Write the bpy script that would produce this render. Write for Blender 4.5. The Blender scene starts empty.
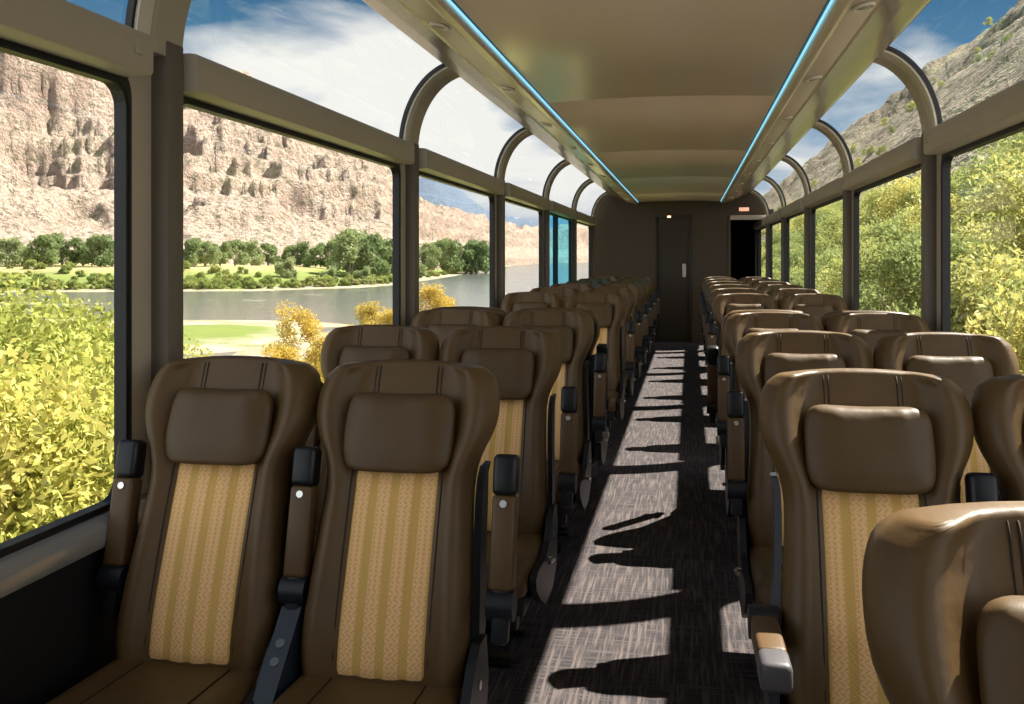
import bpy, bmesh, math, random
from mathutils import Vector, Matrix, noise
random.seed(7)
SC = bpy.context.scene
COL = SC.collection
PI = math.pi
TH = math.radians(10.6); CT = math.cos(TH); ST = math.sin(TH)
F = 950.0; CX = 0.185; CZ = 1.52

def px(x, zc):
    """point at depth zc seen in column x of the photo, as plan coordinates"""
    xc = (x - 512) / F * zc
    return CX - zc * ST + xc * CT, zc * CT + xc * ST

# ------------------------------------------------------------------ materials
def hexc(r, g, b):
    f = lambda c: ((c/255 + .055)/1.055)**2.4 if c/255 > .04045 else c/255/12.92
    return (f(r), f(g), f(b), 1)

class NT:
    def __init__(s, name):
        s.m = bpy.data.materials.new(name); s.m.use_nodes = True
        s.t = s.m.node_tree; s.n = s.t.nodes; s.l = s.t.links
        s.p = s.n.get('Principled BSDF'); s.out = s.n.get('Material Output')
    def add(s, typ, ins=None, **kw):
        nd = s.n.new(typ)
        for k, v in kw.items(): setattr(nd, k, v)
        for k, v in (ins or {}).items():
            if isinstance(v, bpy.types.NodeSocket): s.l.new(v, nd.inputs[k])
            else: nd.inputs[k].default_value = v
        return nd
    def ramp(s, fac, stops, interp='LINEAR'):
        r = s.add('ShaderNodeValToRGB', {'Fac': fac}); cr = r.color_ramp; cr.interpolation = interp
        while len(cr.elements) < len(stops): cr.elements.new(.5)
        for e, (p, c) in zip(cr.elements, stops): e.position = p; e.color = c
        return r.outputs['Color']
    def math(s, op, a, b=0.0, c=0.0):
        nd = s.n.new('ShaderNodeMath'); nd.operation = op
        for i, v in enumerate((a, b, c)):
            if isinstance(v, bpy.types.NodeSocket): s.l.new(v, nd.inputs[i])
            else: nd.inputs[i].default_value = v
        return nd.outputs[0]
    def mix(s, fac, a, b, mode='MIX'):
        nd = s.n.new('ShaderNodeMix'); nd.data_type = 'RGBA'; nd.blend_type = mode
        for k, v in ((0, fac), (6, a), (7, b)):
            if isinstance(v, bpy.types.NodeSocket): s.l.new(v, nd.inputs[k])
            else: nd.inputs[k].default_value = v
        return nd.outputs[2]
    def noise(s, vec, scale, detail=3, rough=.5, out='Fac'):
        return s.add('ShaderNodeTexNoise', {'Vector': vec, 'Scale': scale, 'Detail': detail, 'Roughness': rough}).outputs[out]
    def bump(s, h, strength=.3, dist=.01):
        b = s.add('ShaderNodeBump', {'Height': h, 'Strength': strength, 'Distance': dist})
        s.l.new(b.outputs[0], s.p.inputs['Normal'])
    def set(s, **kw):
        for k, v in kw.items():
            k = {'color': 'Base Color', 'rough': 'Roughness', 'metal': 'Metallic', 'spec': 'Specular IOR Level', 'coat': 'Coat Weight', 'coat_rough': 'Coat Roughness'}.get(k, k)
            if isinstance(v, bpy.types.NodeSocket): s.l.new(v, s.p.inputs[k])
            else: s.p.inputs[k].default_value = v
        return s

def simple(name, col, rough=.5, metal=0, spec=.3, bumps=None, var=.12, vscale=6):
    t = NT(name)
    co = t.add('ShaderNodeTexCoord').outputs['Object']
    n = t.noise(co, vscale, 4)
    c2 = tuple(c*(1-var) for c in col[:3]) + (1,)
    t.set(color=t.mix(n, c2, col), rough=rough, metal=metal, spec=spec)
    if bumps: t.bump(t.noise(co, bumps[0], 4), bumps[1], bumps[2])
    return t.m

def leather(name, col, col2):
    t = NT(name); co = t.add('ShaderNodeTexCoord').outputs['Object']
    n = t.noise(co, 5, 4); fine = t.add('ShaderNodeTexVoronoi', {'Vector': co, 'Scale': 420}).outputs['Distance']
    t.set(color=t.mix(n, col, col2), rough=t.math('MULTIPLY_ADD', n, .16, .38), spec=.28)
    w = t.noise(co, 11, 3)
    h = t.math('ADD', t.math('MULTIPLY', w, 1.0), t.math('MULTIPLY', fine, .02))
    t.bump(h, .30, .012)
    return t.m

M = {}
M['leather'] = leather('brown_leather', (.074, .042, .0145, 1), (.108, .061, .022, 1))
M['pillow'] = leather('headrest_leather', (.066, .038, .014, 1), (.092, .054, .021, 1))
M['seam'] = simple('seam_shadow_thread', (.030, .018, .010, 1), .7)  # dark brown thread of the leather seams
M['black'] = simple('black_plastic', (.007, .0075, .009, 1), .38, bumps=(90, .15, .002))
M['shell'] = simple('charcoal_shell', (.010, .011, .014, 1), .42, bumps=(60, .1, .002))
M['greycap'] = simple('grey_rubber_cap', (.075, .068, .072, 1), .45)  # the black armrest cap as lit, light put into the colour
M['chrome'] = simple('brushed_steel', (.62, .6, .57, 1), .25, 1)
M['armleather'] = simple('armrest_leather', (.090, .049, .019, 1), .45, bumps=(80, .2, .003))
M['console'] = simple('slate_control_panel', (.020, .028, .040, 1), .35)
M['iconbutton'] = simple('grey_round_button', (.11, .12, .13, 1), .4)
M['frame'] = simple('beige_grey_paint', (.43, .375, .285, 1), .42, var=.06)
M['pillar'] = simple('taupe_pillar_paint', (.140, .118, .092, 1), .5, var=.06)
M['soffit'] = simple('glossy_beige_soffit', (.58, .45, .335, 1), .26, var=.05)
M['soffitouter'] = simple('taupe_soffit_panel', (.19, .148, .112, 1), .22, var=.05)
M['archtrim'] = simple('arch_trim_metal', (.66, .61, .50, 1), .32, .0, var=.05)
M['seal'] = simple('black_rubber_seal', (.010, .010, .011, 1), .45)
M['dado'] = simple('dark_brown_carpet_lining', (.010, .008, .007, 1), .85, bumps=(200, .3, .003))
M['sill'] = simple('satin_metal_sill', (.34, .33, .31, 1), .16, .35, .8, var=.04)
M['endwall'] = simple('dark_brown_bulkhead', (.056, .036, .018, 1), .5, var=.1)
M['enddoor'] = simple('dark_brown_door', (.032, .020, .0095, 1), .42, var=.1)
M['ivory'] = simple('ivory_plate', (.55, .45, .36, 1), .4)
M['dark'] = simple('corridor_black', (.008, .007, .006, 1), .6)

def ceiling_mat():
    t = NT('glossy_ceiling_panel'); co = t.add('ShaderNodeTexCoord').outputs['Object']
    n = t.noise(co, .7, 3)
    t.set(color=t.mix(n, (.76, .61, .52, 1), (.80, .65, .55, 1)), rough=.28, spec=.45)
    return t.m
M['ceiling'] = ceiling_mat()

def fabric():
    t = NT('woven_gold_fabric')
    uv = t.add('ShaderNodeUVMap').outputs['UV']
    sx = t.add('ShaderNodeSeparateXYZ', {'Vector': uv})
    u, v = sx.outputs['X'], sx.outputs['Y']     # u 0..4 columns, v metres*n
    fu = t.math('FRACT', u)
    d = t.math('ABSOLUTE', t.math('SUBTRACT', fu, .5))
    band = t.ramp(d, [(.0, (1, 1, 1, 1)), (.27, (1, 1, 1, 1)), (.34, (0, 0, 0, 1))])
    # woven motif: staggered dashes inside the pale columns
    zig = t.math('PINGPONG', t.math('MULTIPLY', v, 44), .5)
    m = t.math('SINE', t.math('ADD', t.math('MULTIPLY', fu, 25), t.math('MULTIPLY', zig, 9)))
    dash = t.math('MULTIPLY', t.math('SINE', t.math('MULTIPLY', v, 270)), m)
    dm = t.ramp(dash, [(.1, (0, 0, 0, 1)), (.55, (1, 1, 1, 1))])
    n = t.noise(uv, 3, 3)
    pale = t.mix(dm, (.80, .49, .22, 1), (.66, .37, .15, 1))
    och = t.mix(n, (.56, .34, .09, 1), (.62, .38, .12, 1))
    t.set(color=t.mix(band, och, pale), rough=.85, spec=.2)
    t.bump(dash, .3, .002)
    return t.m
M['fabric'] = fabric()

def carpet():
    t = NT('plaid_carpet'); co = t.add('ShaderNodeTexCoord').outputs['Object']
    a = t.add('ShaderNodeMapping', {'Vector': co, 'Scale': (75, 3.5, 1)}).outputs[0]
    b = t.add('ShaderNodeMapping', {'Vector': co, 'Scale': (3.5, 60, 1)}).outputs[0]
    na = t.noise(a, 1, 2, .6); nb = t.noise(b, 1, 2, .6)
    lines = t.math('MAXIMUM', t.ramp(na, [(.44, (0, 0, 0, 1)), (.68, (1, 1, 1, 1))]), t.ramp(nb, [(.48, (0, 0, 0, 1)), (.72, (.8, .8, .8, 1))]))
    f = t.noise(co, 260, 2)
    base = t.mix(f, (.020, .017, .019, 1), (.036, .031, .032, 1))
    t.set(color=t.mix(lines, base, (.102, .080, .072, 1)), rough=.95, spec=.15)
    t.bump(f, .5, .004)
    return t.m
M['carpet'] = carpet()

def glass(name, tint, gl=.05):
    t = NT(name); t.n.remove(t.p)
    tr = t.add('ShaderNodeBsdfTransparent', {'Color': tint})
    g = t.add('ShaderNodeBsdfGlossy', {'Color': (1, 1, 1, 1), 'Roughness': .02})
    fr = t.add('ShaderNodeFresnel', {'IOR': 1.3})
    mx = t.add('ShaderNodeMixShader', {0: t.math('MULTIPLY', fr.outputs[0], .10), 1: tr.outputs[0], 2: g.outputs[0]})
    t.l.new(mx.outputs[0], t.out.inputs['Surface'])
    return t.m
M['glass'] = glass('window_glass', (.96, .97, .965, 1))
M['glassblue'] = glass('blue_tinted_glass', (.45, .80, .93, 1))

def emit(name, col, strength):
    t = NT(name); t.set(color=(.8, .8, .8, 1)); t.set(**{'Emission Color': col, 'Emission Strength': strength}); return t.m
M['led'] = emit('cyan_led_strip', (.22, .70, .95, 1), .42)
M['lamp'] = emit('warm_lamp_lens', (1, .62, .36, 1), .9)
M['sign'] = emit('orange_lit_sign', (1, .36, .18, 1), .35)
M['lens'] = simple('dim_lamp_lens', (.35, .33, .26, 1), .15)

def world_pos(t): return t.add('ShaderNodeNewGeometry').outputs['Position']

def rock(name, pal, scale=1., shrub=.575, strata=.5):
    t = NT(name); P = world_pos(t)
    sx = t.add('ShaderNodeSeparateXYZ', {'Vector': P})
    big = t.noise(P, .012*scale, 5, .6); mid = t.noise(P, .06*scale, 6, .7); fine = t.noise(P, .3*scale, 4, .7)
    zz = t.math('ADD', t.math('MULTIPLY', sx.outputs['Z'], .05*scale), t.math('MULTIPLY', big, 3))
    st = t.noise(t.add('ShaderNodeCombineXYZ', {'Z': zz}).outputs[0], 3.5, 3, .7)
    base = t.mix(mid, pal[0], pal[1])
    base = t.mix(t.math('MULTIPLY', t.ramp(st, [(.42, (0, 0, 0, 1)), (.62, (1, 1, 1, 1))]), strata), base, pal[2])
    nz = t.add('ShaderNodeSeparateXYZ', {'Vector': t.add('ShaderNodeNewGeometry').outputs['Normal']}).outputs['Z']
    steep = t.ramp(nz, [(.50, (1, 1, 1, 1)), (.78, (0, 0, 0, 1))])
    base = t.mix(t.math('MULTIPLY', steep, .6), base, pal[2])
    vo = t.noise(P, .22*scale, 5, .8)
    sh = t.ramp(vo, [(shrub-.06, (0, 0, 0, 1)), (shrub+.02, (1, 1, 1, 1))])
    base = t.mix(t.math('MULTIPLY', sh, .8), base, pal[3])
    t.set(color=base, rough=.95, spec=.1)
    t.bump(t.math('ADD', mid, fine), 1.0, 5/scale)
    return t.m
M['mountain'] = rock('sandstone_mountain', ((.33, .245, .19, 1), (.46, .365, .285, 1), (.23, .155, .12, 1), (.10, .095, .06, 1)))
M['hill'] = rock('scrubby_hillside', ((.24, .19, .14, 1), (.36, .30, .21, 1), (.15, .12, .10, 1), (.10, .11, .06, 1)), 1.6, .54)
M['blueridge'] = rock('blue_grey_ridge', ((.10, .14, .19, 1), (.16, .19, .24, 1), (.07, .10, .15, 1), (.06, .09, .12, 1)), .4, .6, .3)  # distance haze mixed into these blue tones

def bank():
    t = NT('river_bank_ground'); P = world_pos(t)
    z = t.add('ShaderNodeSeparateXYZ', {'Vector': P}).outputs['Z']
    n = t.noise(P, .08, 4, .6); n2 = t.noise(P, .2, 5, .75)
    zz = t.math('ADD', z, t.math('MULTIPLY', t.math('SUBTRACT', n, .5), 1.6))
    f = t.math('MULTIPLY', t.math('ADD', zz, 7.0), 1/9)
    col = t.ramp(f, [(.0, (.18, .145, .11, 1)), (.085, (.32, .265, .20, 1)), (.125, (.125, .155, .035, 1)), (.42, (.15, .18, .045, 1)), (.56, (.29, .235, .11, 1)), (.9, (.37, .285, .17, 1))])
    col = t.mix(t.ramp(n2, [(.45, (0, 0, 0, 1)), (.62, (.75, .75, .75, 1))]), col, (.12, .145, .045, 1))
    t.set(color=col, rough=.95, spec=.1); t.bump(n2, .6, .4)
    return t.m
M['bank'] = bank()
def nearbank():
    t = NT('trackside_ground'); P = world_pos(t)
    n = t.noise(P, .5, 5, .7)
    t.set(color=t.ramp(n, [(.35, (.20, .24, .06, 1)), (.6, (.42, .38, .16, 1)), (.75, (.5, .42, .26, 1))]), rough=.95, spec=.1); t.bump(n, .6, .3)
    return t.m
M['near'] = nearbank()
def water():
    t = NT('river_water'); P = world_pos(t)
    mp = t.add('ShaderNodeMapping', {'Vector': P, 'Scale': (1, .35, 1)}).outputs[0]
    n = t.noise(mp, 1.2, 3, .6); b = t.noise(P, .02, 3)
    t.set(color=t.mix(b, (.075, .08, .072, 1), (.105, .108, .098, 1)), rough=.16, spec=.5); t.bump(n, .25, .12)
    return t.m
M['water'] = water()
def foliage(name, a, b, c):
    t = NT(name); P = world_pos(t)
    rnd = t.add('ShaderNodeObjectInfo').outputs['Random']
    n = t.noise(P, 1.3, 3, .7)
    k = t.math('ADD', t.math('MULTIPLY', n, .6), t.math('MULTIPLY', rnd, .45))
    col = t.ramp(k, [(.2, a), (.55, b), (.85, c)])
    t.set(color=col, rough=.7, spec=.2)
    tl = t.add('ShaderNodeBsdfTranslucent', {'Color': col})
    mx = t.add('ShaderNodeMixShader', {0: .35, 1: t.p.outputs[0], 2: tl.outputs[0]})
    t.l.new(mx.outputs[0], t.out.inputs['Surface'])
    return t.m
M['leafnear'] = foliage('tamarisk_foliage', (.22, .26, .055, 1), (.40, .40, .09, 1), (.56, .46, .12, 1))
M['leafyellow'] = foliage('golden_foliage', (.40, .31, .07, 1), (.58, .42, .09, 1), (.68, .48, .12, 1))
M['leafright'] = foliage('hillside_foliage', (.15, .20, .07, 1), (.34, .37, .12, 1), (.58, .50, .15, 1))
M['leafdark'] = foliage('cottonwood_foliage', (.12, .17, .06, 1), (.20, .255, .10, 1), (.32, .34, .16, 1))
M['reed'] = foliage('reed_foliage', (.17, .22, .055, 1), (.26, .30, .08, 1), (.38, .36, .12, 1))
M['bark'] = simple('pale_bark', (.34, .28, .2, 1), .9)

# ------------------------------------------------------------------ mesh helpers
class MB:
    def __init__(s): s.v = []; s.f = []; s.mi = []; s.uv = None; s.sm = []
    def add(s, verts, faces, mi=0, smooth=False):
        o = len(s.v); s.v += [tuple(v) for v in verts]
        for f in faces: s.f.append(tuple(i+o for i in f)); s.mi.append(mi); s.sm.append(smooth)
    def box(s, x0, x1, y0, y1, z0, z1, mi=0, bev=0, seg=2, smooth=None, mat=None):
        bm = bmesh.new(); bmesh.ops.create_cube(bm, size=1)
        for v in bm.verts: v.co = Vector((x0+(v.co.x+.5)*(x1-x0), y0+(v.co.y+.5)*(y1-y0), z0+(v.co.z+.5)*(z1-z0)))
        if bev: bmesh.ops.bevel(bm, geom=bm.edges[:], offset=bev, segments=seg, profile=.5, affect='EDGES')
        if mat is not None: bmesh.ops.transform(bm, matrix=mat, verts=bm.verts)
        bm.verts.index_update()
        s.add([v.co for v in bm.verts], [[v.index for v in f.verts] for f in bm.faces], mi, bool(bev) if smooth is None else smooth)
        bm.free(); return s
    def tube(s, pts, r, n=8, mi=0, cap=True):
        pts = [Vector(p) for p in pts]; rings = []
        rr = r if isinstance(r, (list, tuple)) else [r]*len(pts)
        for i, p in enumerate(pts):
            d = (pts[min(i+1, len(pts)-1)] - pts[max(i-1, 0)]).normalized()
            a = d.cross(Vector((0, 0, 1)));
            if a.length < .05: a = d.cross(Vector((1, 0, 0)))
            a.normalize(); b = d.cross(a)
            rings.append([p + a*math.cos(2*PI*k/n)*rr[i] + b*math.sin(2*PI*k/n)*rr[i] for k in range(n)])
        s.loft(rings, mi, cap=cap); return s
    def loft(s, rings, mi=0, closed=True, cap=True, smooth=True):
        n = len(rings[0]); vs = [v for r in rings for v in r]; fs = []
        for i in range(len(rings)-1):
            for k in range(n if closed else n-1):
                k2 = (k+1) % n
                fs.append((i*n+k, i*n+k2, (i+1)*n+k2, (i+1)*n+k))
        if cap and closed:
            fs.append(tuple(reversed(range(n)))); fs.append(tuple((len(rings)-1)*n+k for k in range(n)))
        s.add(vs, fs, mi, smooth); return s
    def build(s, name, mats, parent=None, loc=None, recalc=True, sharp=35):
        me = bpy.data.meshes.new(name); me.from_pydata(s.v, [], s.f)
        for m in (mats if isinstance(mats, (list, tuple)) else [mats]): me.materials.append(m)
        me.polygons.foreach_set('material_index', s.mi); me.polygons.foreach_set('use_smooth', s.sm)
        if s.uv:
            ul = me.uv_layers.new(name='UVMap')
            for p in me.polygons:
                for li in p.loop_indices: ul.data[li].uv = s.uv[me.loops[li].vertex_index]
        if recalc:
            bm = bmesh.new(); bm.from_mesh(me); bmesh.ops.recalc_face_normals(bm, faces=bm.faces); bm.to_mesh(me); bm.free()
        me.update()
        if sharp and any(s.sm):
            try: me.set_sharp_from_angle(angle=math.radians(sharp))
            except Exception: pass
        o = bpy.data.objects.new(name, me); COL.objects.link(o)
        if parent is not None: o.parent = parent
        if loc is not None: o.location = loc
        return o

def tag(o, label=None, cat=None, group=None, kind=None):
    if label: o['label'] = label
    if cat: o['category'] = cat
    if group: o['group'] = group
    if kind: o['kind'] = kind
    return o
def struct(o, label, cat='structure'): return tag(o, label, cat, kind='structure')
def empty(name, loc=(0, 0, 0)):
    o = bpy.data.objects.new(name, None); o.location = loc; o.empty_display_size = .1; COL.objects.link(o); return o
def copy_tree(o, parent=None):
    c = o.copy(); COL.objects.link(c)
    if parent is not None: c.parent = parent
    for ch in list(o.children): copy_tree(ch, c)
    return c

def lerp_tab(tab, x):
    if x <= tab[0][0]: return tab[0][1]
    for (a, va), (b, vb) in zip(tab, tab[1:]):
        if x <= b:
            t = (x-a)/(b-a); return va + (vb-va)*t
    return tab[-1][1]
def smooth_tab(tab, x):
    # Catmull-Rom through table
    n = len(tab)
    if x <= tab[0][0]: return tab[0][1]
    if x >= tab[-1][0]: return tab[-1][1]
    for i in range(n-1):
        if x <= tab[i+1][0]:
            t = (x-tab[i][0])/(tab[i+1][0]-tab[i][0])
            p1, p2 = tab[i][1], tab[i+1][1]
            p0 = tab[i-1][1] if i else p1; p3 = tab[i+2][1] if i+2 < n else p2
            return .5*((2*p1)+(-p0+p2)*t+(2*p0-5*p1+4*p2-p3)*t*t+(-p0+3*p1-3*p2+p3)*t**3)
def sst(a, b, x):
    t = max(0, min(1, (x-a)/(b-a))); return t*t*(3-2*t)

# ================================================================== carriage shell
HW = 1.53            # wall plane
PW = 1.47            # pillar inner face
PS = 2.80; P1 = 2.91  # pillar far corners: P1 + k*PS
YB = P1 - 2*PS + .0  # back end, behind camera
YE = 17.15           # bulkhead
YC = 22.6            # end of the corridor
PIL = [P1 + k*PS for k in range(-2, 6)]       # both sides
PILR = PIL + [P1 + 6*PS]
GB, GT = .765, 2.062   # lower glass
BB, BT = 2.072, 2.20  # beam
TOPX, TOPZ = 1.198, 2.637

m = MB(); m.box(-HW-.05, HW+.05, YB-.1, YC, -.06, 0)
struct(m.build('floor', M['carpet']), 'dark carpet woven with a fine pale plaid, running down the carriage aisle', 'floor')

def rrect(y0, y1, z0, z1, r, n=6):
    pts = []
    for (cy, cz, a0) in ((y1-r, z1-r, 0), (y0+r, z1-r, PI/2), (y0+r, z0+r, PI), (y1-r, z0+r, 3*PI/2)):
        for k in range(n+1):
            a = a0 + PI/2*k/n; pts.append((cy+r*math.cos(a), cz+r*math.sin(a)))
    return pts
def sqrect(y0, y1, z0, z1, n=6):
    # the same count of points, on the outer rectangle
    pts = []
    for (cy, cz) in ((y1, z1), (y0, z1), (y0, z0), (y1, z0)): pts += [(cy, cz)]*(n+1)
    return pts
def ring(mb, outer, inner, x0, x1, mi=0):
    n = len(outer)
    vs = [(x0, y, z) for y, z in outer] + [(x0, y, z) for y, z in inner] + [(x1, y, z) for y, z in inner] + [(x1, y, z) for y, z in outer]
    fs = []
    for k in range(n):
        k2 = (k+1) % n
        for a, b in ((0, 1), (1, 2), (2, 3), (3, 0)):
            f = (a*n+k, a*n+k2, b*n+k2, b*n+k)
            fs.append(f)
    mb.add(vs, fs, mi, False)

winno = [0]
def dome_curve(n=14, off=0.0):
    # quarter arch between beam top and soffit: starts vertical, bends inward
    pts = []
    x0, z0 = PW+.045+off, BT-.03; x1, z1 = TOPX+.02+off*.4, TOPZ+.03+off*.9
    for i in range(n+1):
        a = PI/2*.86*i/n
        s = math.sin(PI/2*.86); c = 1-math.cos(PI/2*.86)
        pts.append((x0-(x0-x1)*(1-math.cos(a))/c, z0+(z1-z0)*math.sin(a)/s))
    return pts

def bay(side, ya, yb, where, blue=False, mull=False, dome=True):
    sg = -1 if side == 'left' else 1
    fa, fb = ya, yb-.10           # clear opening between pillar far face and next near face
    g0, g1 = fa+.035, fb-.135
    winno[0] += 1
    # pane, with frame and seal as its parts
    p = MB(); y0, y1 = g0-.01, g1+.01
    pts = rrect(y0, y1, GB-.01, GT+.01, .09)
    n = len(pts); xa, xb = sg*(HW+.020), sg*(HW+.028)
    p.add([(xa, y, z) for y, z in pts] + [(xb, y, z) for y, z in pts], [tuple(range(n)), tuple(range(2*n-1, n-1, -1))] + [(k, (k+1) % n, n+(k+1) % n, n+k) for k in range(n)])
    w = p.build('window_%d' % winno[0], M['glassblue'] if blue else M['glass'])
    struct(w, 'large rectangular side window with rounded black rubber seal, ' + where, 'window')
    fr = MB(); ring(fr, sqrect(ya-.1, yb, GB-.10, BB+.13), rrect(g0-.02, g1+.02, GB-.02, GT+.02, .09), sg*HW, sg*(HW+.034))
    fr.build('window_frame', M['frame'], w)
    se = MB(); ring(se, rrect(g0-.006, g1+.006, GB-.006, GT+.006, .09), rrect(g0+.014, g1-.014, GB+.016, GT-.012, .07), sg*(HW-.006), sg*(HW+.035))
    ring(se, rrect(g0-.014, g1+.014, GB-.014, GT+.05, .10), rrect(g0, g1, GB, GT, .085), sg*(HW-.008), sg*(HW+.01))
    se.build('window_seal', M['seal'], w)
    if mull:
        mu = MB(); yc = g0+(g1-g0)*.42; mu.box(sg*(HW-.0), sg*(HW+.05), yc-.03, yc+.03, GB, GT, bev=.006)
        mu.build('window_mullion', M['seal'], w)
    if not dome: return
    winno[0] += 1
    cu = dome_curve(); co = dome_curve(off=.008)
    p = MB(); ya2, yb2 = ya-.02, yb-.235
    vs = []; L = len(cu)
    for y in (ya2, yb2): vs += [(sg*x, y, z) for x, z in cu]
    for y in (ya2, yb2): vs += [(sg*x, y, z) for x, z in co]
    fs = []
    for i in range(L-1):
        fs += [(i, i+1, L+i+1, L+i), (2*L+i, 2*L+i+1, 3*L+i+1, 3*L+i), (i, i+1, 2*L+i+1, 2*L+i), (L+i, L+i+1, 3*L+i+1, 3*L+i)]
    p.add(vs, fs, 0, True)
    dw = p.build('window_%d' % winno[0], M['glass'])
    struct(dw, 'curved dome window bending up to the ceiling, ' + where, 'window')

def arch(side, y, where):
    sg = -1 if side == 'left' else 1
    m = MB()
    cu = dome_curve(18)
    # three bands: black gasket at the outside, bright trim, taupe body
    def band(i_in, i_out, ya, yb, mi):
        rings = []
        for i, (x, z) in enumerate(cu):
            a, b = cu[max(i-1, 0)], cu[min(i+1, len(cu)-1)]
            tx, tz = b[0]-a[0], b[1]-a[1]; l = math.hypot(tx, tz); nx, nz = -tz/l, tx/l   # inward normal
            if nx > 0: nx, nz = -nx, -nz
            rings.append([(sg*(x+nx*i_in), ya, z+nz*i_in), (sg*(x+nx*i_in), yb, z+nz*i_in), (sg*(x+nx*i_out), yb, z+nz*i_out), (sg*(x+nx*i_out), ya, z+nz*i_out)])
        m.loft(rings, mi)
    band(.022, -.008, y-.242, y-.165, 0)
    band(.036, -.012, y-.168, y+.002, 1)
    band(.010, -.012, y-.256, y-.240, 2)
    band(.022, -.016, y+.000, y+.012, 2)
    winno[0] += 0
    o = m.build('trim_%d' % trimno(), [M['archtrim'], M['frame'], M['seal']])
    struct(o, 'curved beige arch rib between two dome windows, ' + where, 'trim')
tn = [0]
def trimno(): tn[0] += 1; return tn[0]

ordn = ['first', 'second', 'third', 'fourth', 'fifth', 'sixth', 'seventh', 'eighth', 'ninth', 'tenth']
def place(side, k):
    nm = 'river' if side == 'left' else 'hillside'
    return '%s bay on the %s side' % (ordn[max(0, k)], nm)

for side in ('left', 'right'):
    sg = -1 if side == 'left' else 1
    ps = PIL if side == 'left' else PILR
    yend = YE if side == 'left' else YC
    for k in range(len(ps)-1):
        nm = place(side, k-1) if k else 'bay behind the viewpoint on the %s side' % ('river' if side == 'left' else 'hillside')
        bay(side, ps[k], ps[k+1], nm, blue=(side == 'left' and k == 5), mull=(side == 'left' and k == 5), dome=(k < 7))
    # pillars
    for k, y in enumerate(ps):
        m = MB()
        m.box(*sorted((sg*PW, sg*(HW+.04))), y-.10, y, 0.0, BT+.02, bev=.008)
        struct(m.build('trim_%d' % trimno(), [M['pillar'], M['frame']]), 'taupe pillar at the far end of the ' + (place(side, k-1) if k else 'bay behind the viewpoint, %s side' % side), 'pillar')
        if k and y < YE+.2: arch(side, y, 'above the pillar ending the ' + place(side, k-1))
    # beams between pillars
    for k in range(len(ps)-1):
        ya, yb = ps[k]+.008, ps[k+1]-.26
        m = MB()
        prof = [(PW-.040, BB+.004), (PW-.045, BB+.014), (PW-.045, BT-.016), (PW-.036, BT-.003), (PW-.015, BT), (PW+.08, BT), (PW+.08, BB), (PW-.03, BB)]
        m.loft([[(sg*x, y, z) for x, z in prof] for y in (ya, yb)], smooth=False)
        m.box(*sorted((sg*(PW-.052), sg*(PW-.038))), yb-.10, yb-.06, BB+.05, BB+.085, mi=0, bev=.004)
        struct(m.build('trim_%d' % trimno(), M['frame']), 'beige cross beam between lower and dome window, ' + (place(side, k-1) if k else 'bay behind the viewpoint, %s side' % side), 'trim')
    # wall below windows, sill
    m = MB(); m.box(*sorted((sg*(HW-.01), sg*(HW+.07))), YB-.1, yend, 0, GB-.09)
    m.box(*sorted((sg*(HW-.03), sg*(HW))), YB-.1, yend, 0.0, .12, mi=0, bev=.006)
    struct(m.build('wall_' + side, M['dado']), 'very dark carpet-lined lower wall on the %s side' % ('river' if side == 'left' else 'hillside'), 'wall')
    m = MB()
    prof = [(HW+.02, .766), (HW-.03, .758), (1.492, .746), (1.482, .741), (1.475, .734), (1.470, .725), (1.468, .714), (1.468, .70), (1.474, .684), (HW+.0, .676), (HW+.02, .676)]
    m.loft([[(sg*x, y, z) for x, z in prof] for y in (YB-.1, yend)], smooth=True)
    y = -1.9
    while y < yend-1:
        m.box(*sorted((sg*1.464, sg*1.475)), y, y+.22, .690, .718, mi=1, bev=.004); y += PS
    struct(m.build('trim_%d' % trimno(), [M['sill'], M['seal']]), 'satin metal window ledge along the %s side' % ('river' if side == 'left' else 'hillside'), 'ledge')

# ceiling: bowed central panel with seams, one object
m = MB()
def cz(x): return 2.50 + .020*(1-(x/.70)**2)
yend = YE
seams = [YB-.1] + [s for s in (-3, 0, 3.0, 6.0, 9.0, 12.0, 15.0) if s > YB] + [yend]
for a, b in zip(seams, seams[1:]):
    a2, b2 = a+.006, b-.006
    n = 14; prof = [(-.70+1.40*i/n, cz(-.70+1.40*i/n)) for i in range(n+1)]
    rings = []
    for y, dz in ((a2, .02), (a2, .004), (a2+.008, 0), (b2-.008, 0), (b2, .004), (b2, .02)):
        rings.append([(x, y, z+dz) for x, z in prof])
    m.loft(rings, closed=False, cap=False)
m.box(-.72, .72, YB-.1, yend, 2.56, 2.60, mi=1)
m.box(-TOPX-.1, TOPX+.1, YB-.1, YC, 2.72, 2.78, mi=1)
struct(m.build('ceiling', [M['ceiling'], M['dark']], recalc=False), 'glossy taupe ceiling of bowed panels with thin cross seams', 'ceiling')

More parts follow.
